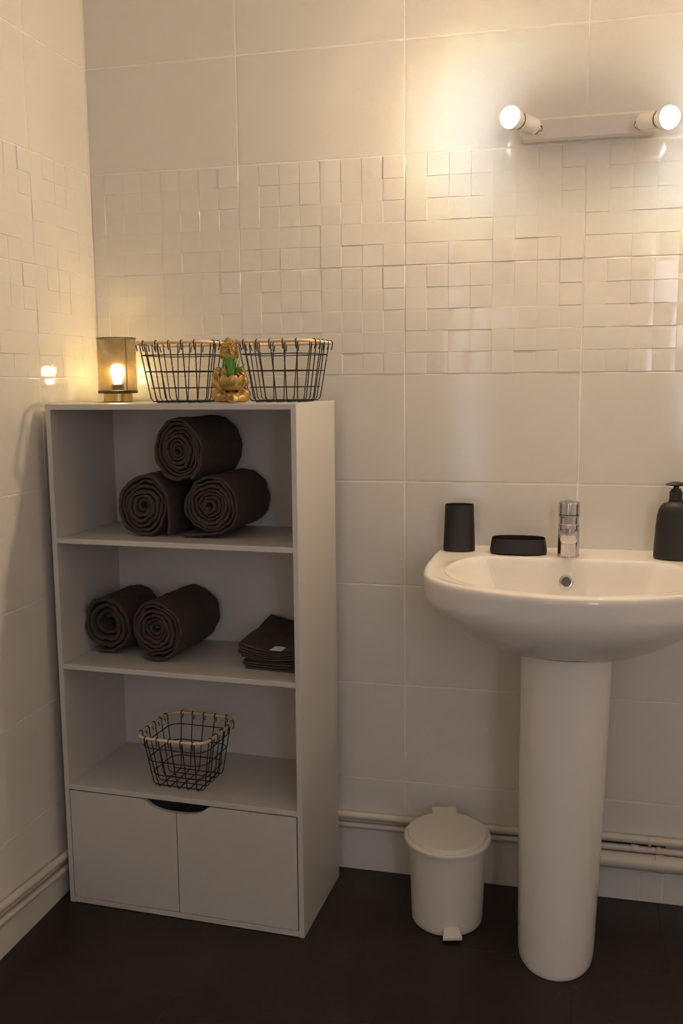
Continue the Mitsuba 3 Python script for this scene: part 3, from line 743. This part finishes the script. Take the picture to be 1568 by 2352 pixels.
obj('pump_collar', vessel([(.0130, .0130, 2, 0), (.0137, .0137, 2, .0006), (.0133, .0133, 2, .0185), (.0118, .0118, 2, .0190), (.0105, .0105, 2, .0192), (.0104, .0104, 2, .0240), (.0060, .0060, 2, .0243), (.0056, .0056, 2, .0300)], BA @ pose(0, 0, .1274)), 'black_plastic', bt, smooth=40)
hd_ = loft([np.c_[superell(a, b, 2.0), np.full(64, z)] + [ox, 0, 0] for a, b, z, ox in ((.006, .006, 0, 0), (.0190, .0115, .0018, -.001), (.0212, .0120, .0034, -.0015), (.0165, .0105, .0066, -.001), (.0085, .0072, .0092, 0), (.002, .002, .0096, 0))])
obj('pump_head', move(hd_, BA @ pose(0, 0, .1570, .3)), 'black_plastic', bt, smooth=40)

# ------------------------------------------------------------------ pedal bin
bin_ = thing('pedal_bin', 'small white plastic pedal bin on the dark floor left of the sink pedestal', 'trash bin')
NX, NY, NR = .918, -.173, math.radians(12)
obj('bucket', lathe([(.072, 0.0004), (.0765, .001), (.0800, .0055), (.0812, .014), (.0875, .196), (.0885, .2)], NX, NY, 72), 'white_plastic', bin_, smooth=40)
LIDT = pose(NX, NY, .1965, NR)
tl = np.eye(4); a_ = math.radians(-2.0); tl[1:3, 1:3] = [[math.cos(a_), math.sin(a_)], [-math.sin(a_), math.cos(a_)]]
LIDT = LIDT @ tl
obj('lid', move(lathe([(.0945, 0), (.0980, .0008), (.0990, .004), (.0985, .0075), (.0965, .0095), (.0935, .0102), (.0912, .0098), (.0902, .0108), (.0895, .0150), (.0880, .0170), (.0840, .0182), (.04, .0195), (.004, .0198)], 0, 0, 80), LIDT), 'white_plastic', bin_, smooth=30, label='round white lid with raised centre')
hg = hull([(sx * w, y, z) for sx in (-1, 1) for w, y, z in ((.028, .06, .0135), (.028, .06, .0180), (.0285, .112, .0105), (.0285, .112, .0185), (.0285, .1115, .0190))])
obj('hinge_tab', move(hg, LIDT), 'white_plastic', bin_)
PT = pose(NX, NY, 0, NR + .04)
pd = hull([(x, y, z) for x, y, z in ((-.015, -.079, .010), (.015, -.079, .010), (-.015, -.079, .026), (.015, -.079, .026), (-.0215, -.102, .0075), (.0215, -.102, .0075), (-.0215, -.102, .0155), (.0215, -.102, .0155), (-.0205, -.1035, .0085), (.0205, -.1035, .0085), (-.0205, -.1035, .0145), (.0205, -.1035, .0145), (-.0205, -.1015, .0165), (.0205, -.1015, .0165))])
obj('pedal', move(pd, PT), 'white_plastic', bin_, label='small white foot pedal')

# ------------------------------------------------------------------ pipes
def pipe(P, r, n=14): return tube(fillet(P, .03, 7), r, n)
PG = 'white painted wall pipes'
def straight(P, r, label):
    return obj('heating_pipe', tube(fillet(np.array(P), .02, 4), r, 16), 'pipe_paint', smooth=50, label=label, category='pipe', group=PG)
pu = straight([(.001, -.0112, .149), (.3, -.0112, .149), (.7, -.0112, .149), (1.06, -.0112, .149), (1.24, -.0112, .1597), (1.7, -.0112, .1597), (XR - .001, -.0112, .1597)], .0096, 'upper thin white painted pipe along the wall behind the bin and pedestal')
pl = straight([(.001, -.0095, .1205), (.5, -.0095, .1215), (.95, -.0095, .1245), (1.10, -.0095, .1295), (1.24, -.0095, .1358), (1.7, -.0095, .1358), (XR - .001, -.0095, .1358)], .0079, 'lower thin white painted pipe along the wall behind the bin and pedestal')
def lz(y, z0, sl): return z0 - sl * y
straight([(.0112, y, lz(y, .0895, .064) if y > -.9 else lz(-.9, .0895, .064)) for y in (-.022, -.3, -.6, -.9, -1.6, -2.95)], .0096, 'upper of two thin white painted pipes along the foot of the left wall')
straight([(.0095, y, lz(y, .0560, .064) if y > -.9 else lz(-.9, .0560, .064)) for y in (-.020, -.3, -.6, -.9, -1.6, -2.95)], .0079, 'lower of two thin white painted pipes along the foot of the left wall')
def blob(c, r, seed):
    m = trimesh.creation.icosphere(3, 1.0); v = m.vertices
    m.vertices = v * np.array(r) * (1 + .5 * (vfbm(v * 2.3 + seed, 3, seed) - .5)[:, None]) + np.array(c); return m
obj('paint_lump', blob((1.372, -.0118, .158), (.006, .0108, .0118), 1), 'pipe_paint', pu, smooth=True)
obj('paint_lump', blob((1.340, -.0105, .1375), (.014, .0092, .0088), 2), 'pipe_paint', pl, smooth=True)
obj('paint_lump', blob((1.392, -.0105, .1370), (.010, .0092, .0088), 3), 'pipe_paint', pl, smooth=True)
dp = obj('drain_pipe', tube([(1.2, -.021, .109), (1.3, -.021, .109), (1.6, -.021, .109), (XR - .001, -.021, .109)], .0192, 28), 'pipe_paint', smooth=50, label='thick white painted drain pipe low on the wall right of the sink pedestal', category='pipe')
obj('pipe_clip', tube([(1.386, -.021, .109), (1.389, -.021, .109), (1.402, -.021, .109), (1.405, -.021, .109)], .0209, 28), 'pipe_paint', dp, smooth=50, label='painted clip around the pipe')
obj('clip_post', hull([(1.3955 + sx * .007, -.021 + sy * .009, z) for sx in (-1, 1) for sy in (-1, 1) for z in (.122, .1284)]), 'pipe_paint', dp)

# ------------------------------------------------------------------ wall lamp
wl = thing('wall_lamp', 'white two-spot wall lamp bar with two lit bulbs above the washbasin', 'lamp')
def slab(a, b, r, d, c):
    L0, L1 = rrect(a, b, r, 8), rrect(a - c, b - c, max(r - c, .001), 8)
    return loft([np.c_[L0, np.zeros(len(L0))], np.c_[L0, np.full(len(L0), d - c)], np.c_[(L0 + L1) / 2, np.full(len(L0), d - .3 * c)], np.c_[L1, np.full(len(L1), d)]])
BZ = 1.7705
obj('mounting_bar', move(slab(.1435, .0245, .012, .022, .005), frame((1.1905, -.0003, BZ), (0, -1, 0))), 'lamp_white', wl, smooth=30)
def spot(jx, jz, d):
    J = np.array([jx, -.022, jz]); d = np.array(d, float); d /= np.linalg.norm(d)
    S0 = J + np.array([0, -.043, .001])
    A = frame(S0, d, (0, 0, 1))
    sk = obj('socket', move(lathe([(.008, 0), (.0150, .0015), (.0170, .004), (.0172, .049), (.0176, .052), (.0166, .0522), (.0160, .048)], n=40), A), 'lamp_white', wl, smooth=35, label='white cylindrical lamp holder')
    sx = np.sign(-d[0])
    obj('swivel', tube([J + [0, .003, 0], J + [0, -.006, 0], J + [sx * .004, -.020, .001], J + [sx * .010, -.034, -.003], J + [sx * .010, -.044, -.003], J + [sx * .004, -.048, -.001]], [.0050, .0050, .0045, .0058, .0058, .004], 14), 'chrome', sk, smooth=50, label='chrome swivel joint')
    obj('bulb_collar', move(lathe([(.0125, .048), (.0150, .053), (.0200, .062), (.0228, .071), (.0231, .0770), (.0228, .0788), (.004, .0789)], n=40), A), 'lamp_white', sk, smooth=35)
    obj('bulb', move(lathe([(.0229, .0790), (.0228, .0805), (.0224, .0840), (.0198, .091), (.0145, .0975), (.0078, .1007), (.002, .1015)], n=40), A), 'tag', sk, smooth=True, label='glowing round bulb', emitter={'type': 'area', 'radiance': rgb(*BULB)})
spot(1.0820, 1.7655, (-.58, -.80, .07))
spot(1.2990, 1.7600, (.60, -.79, -.13))
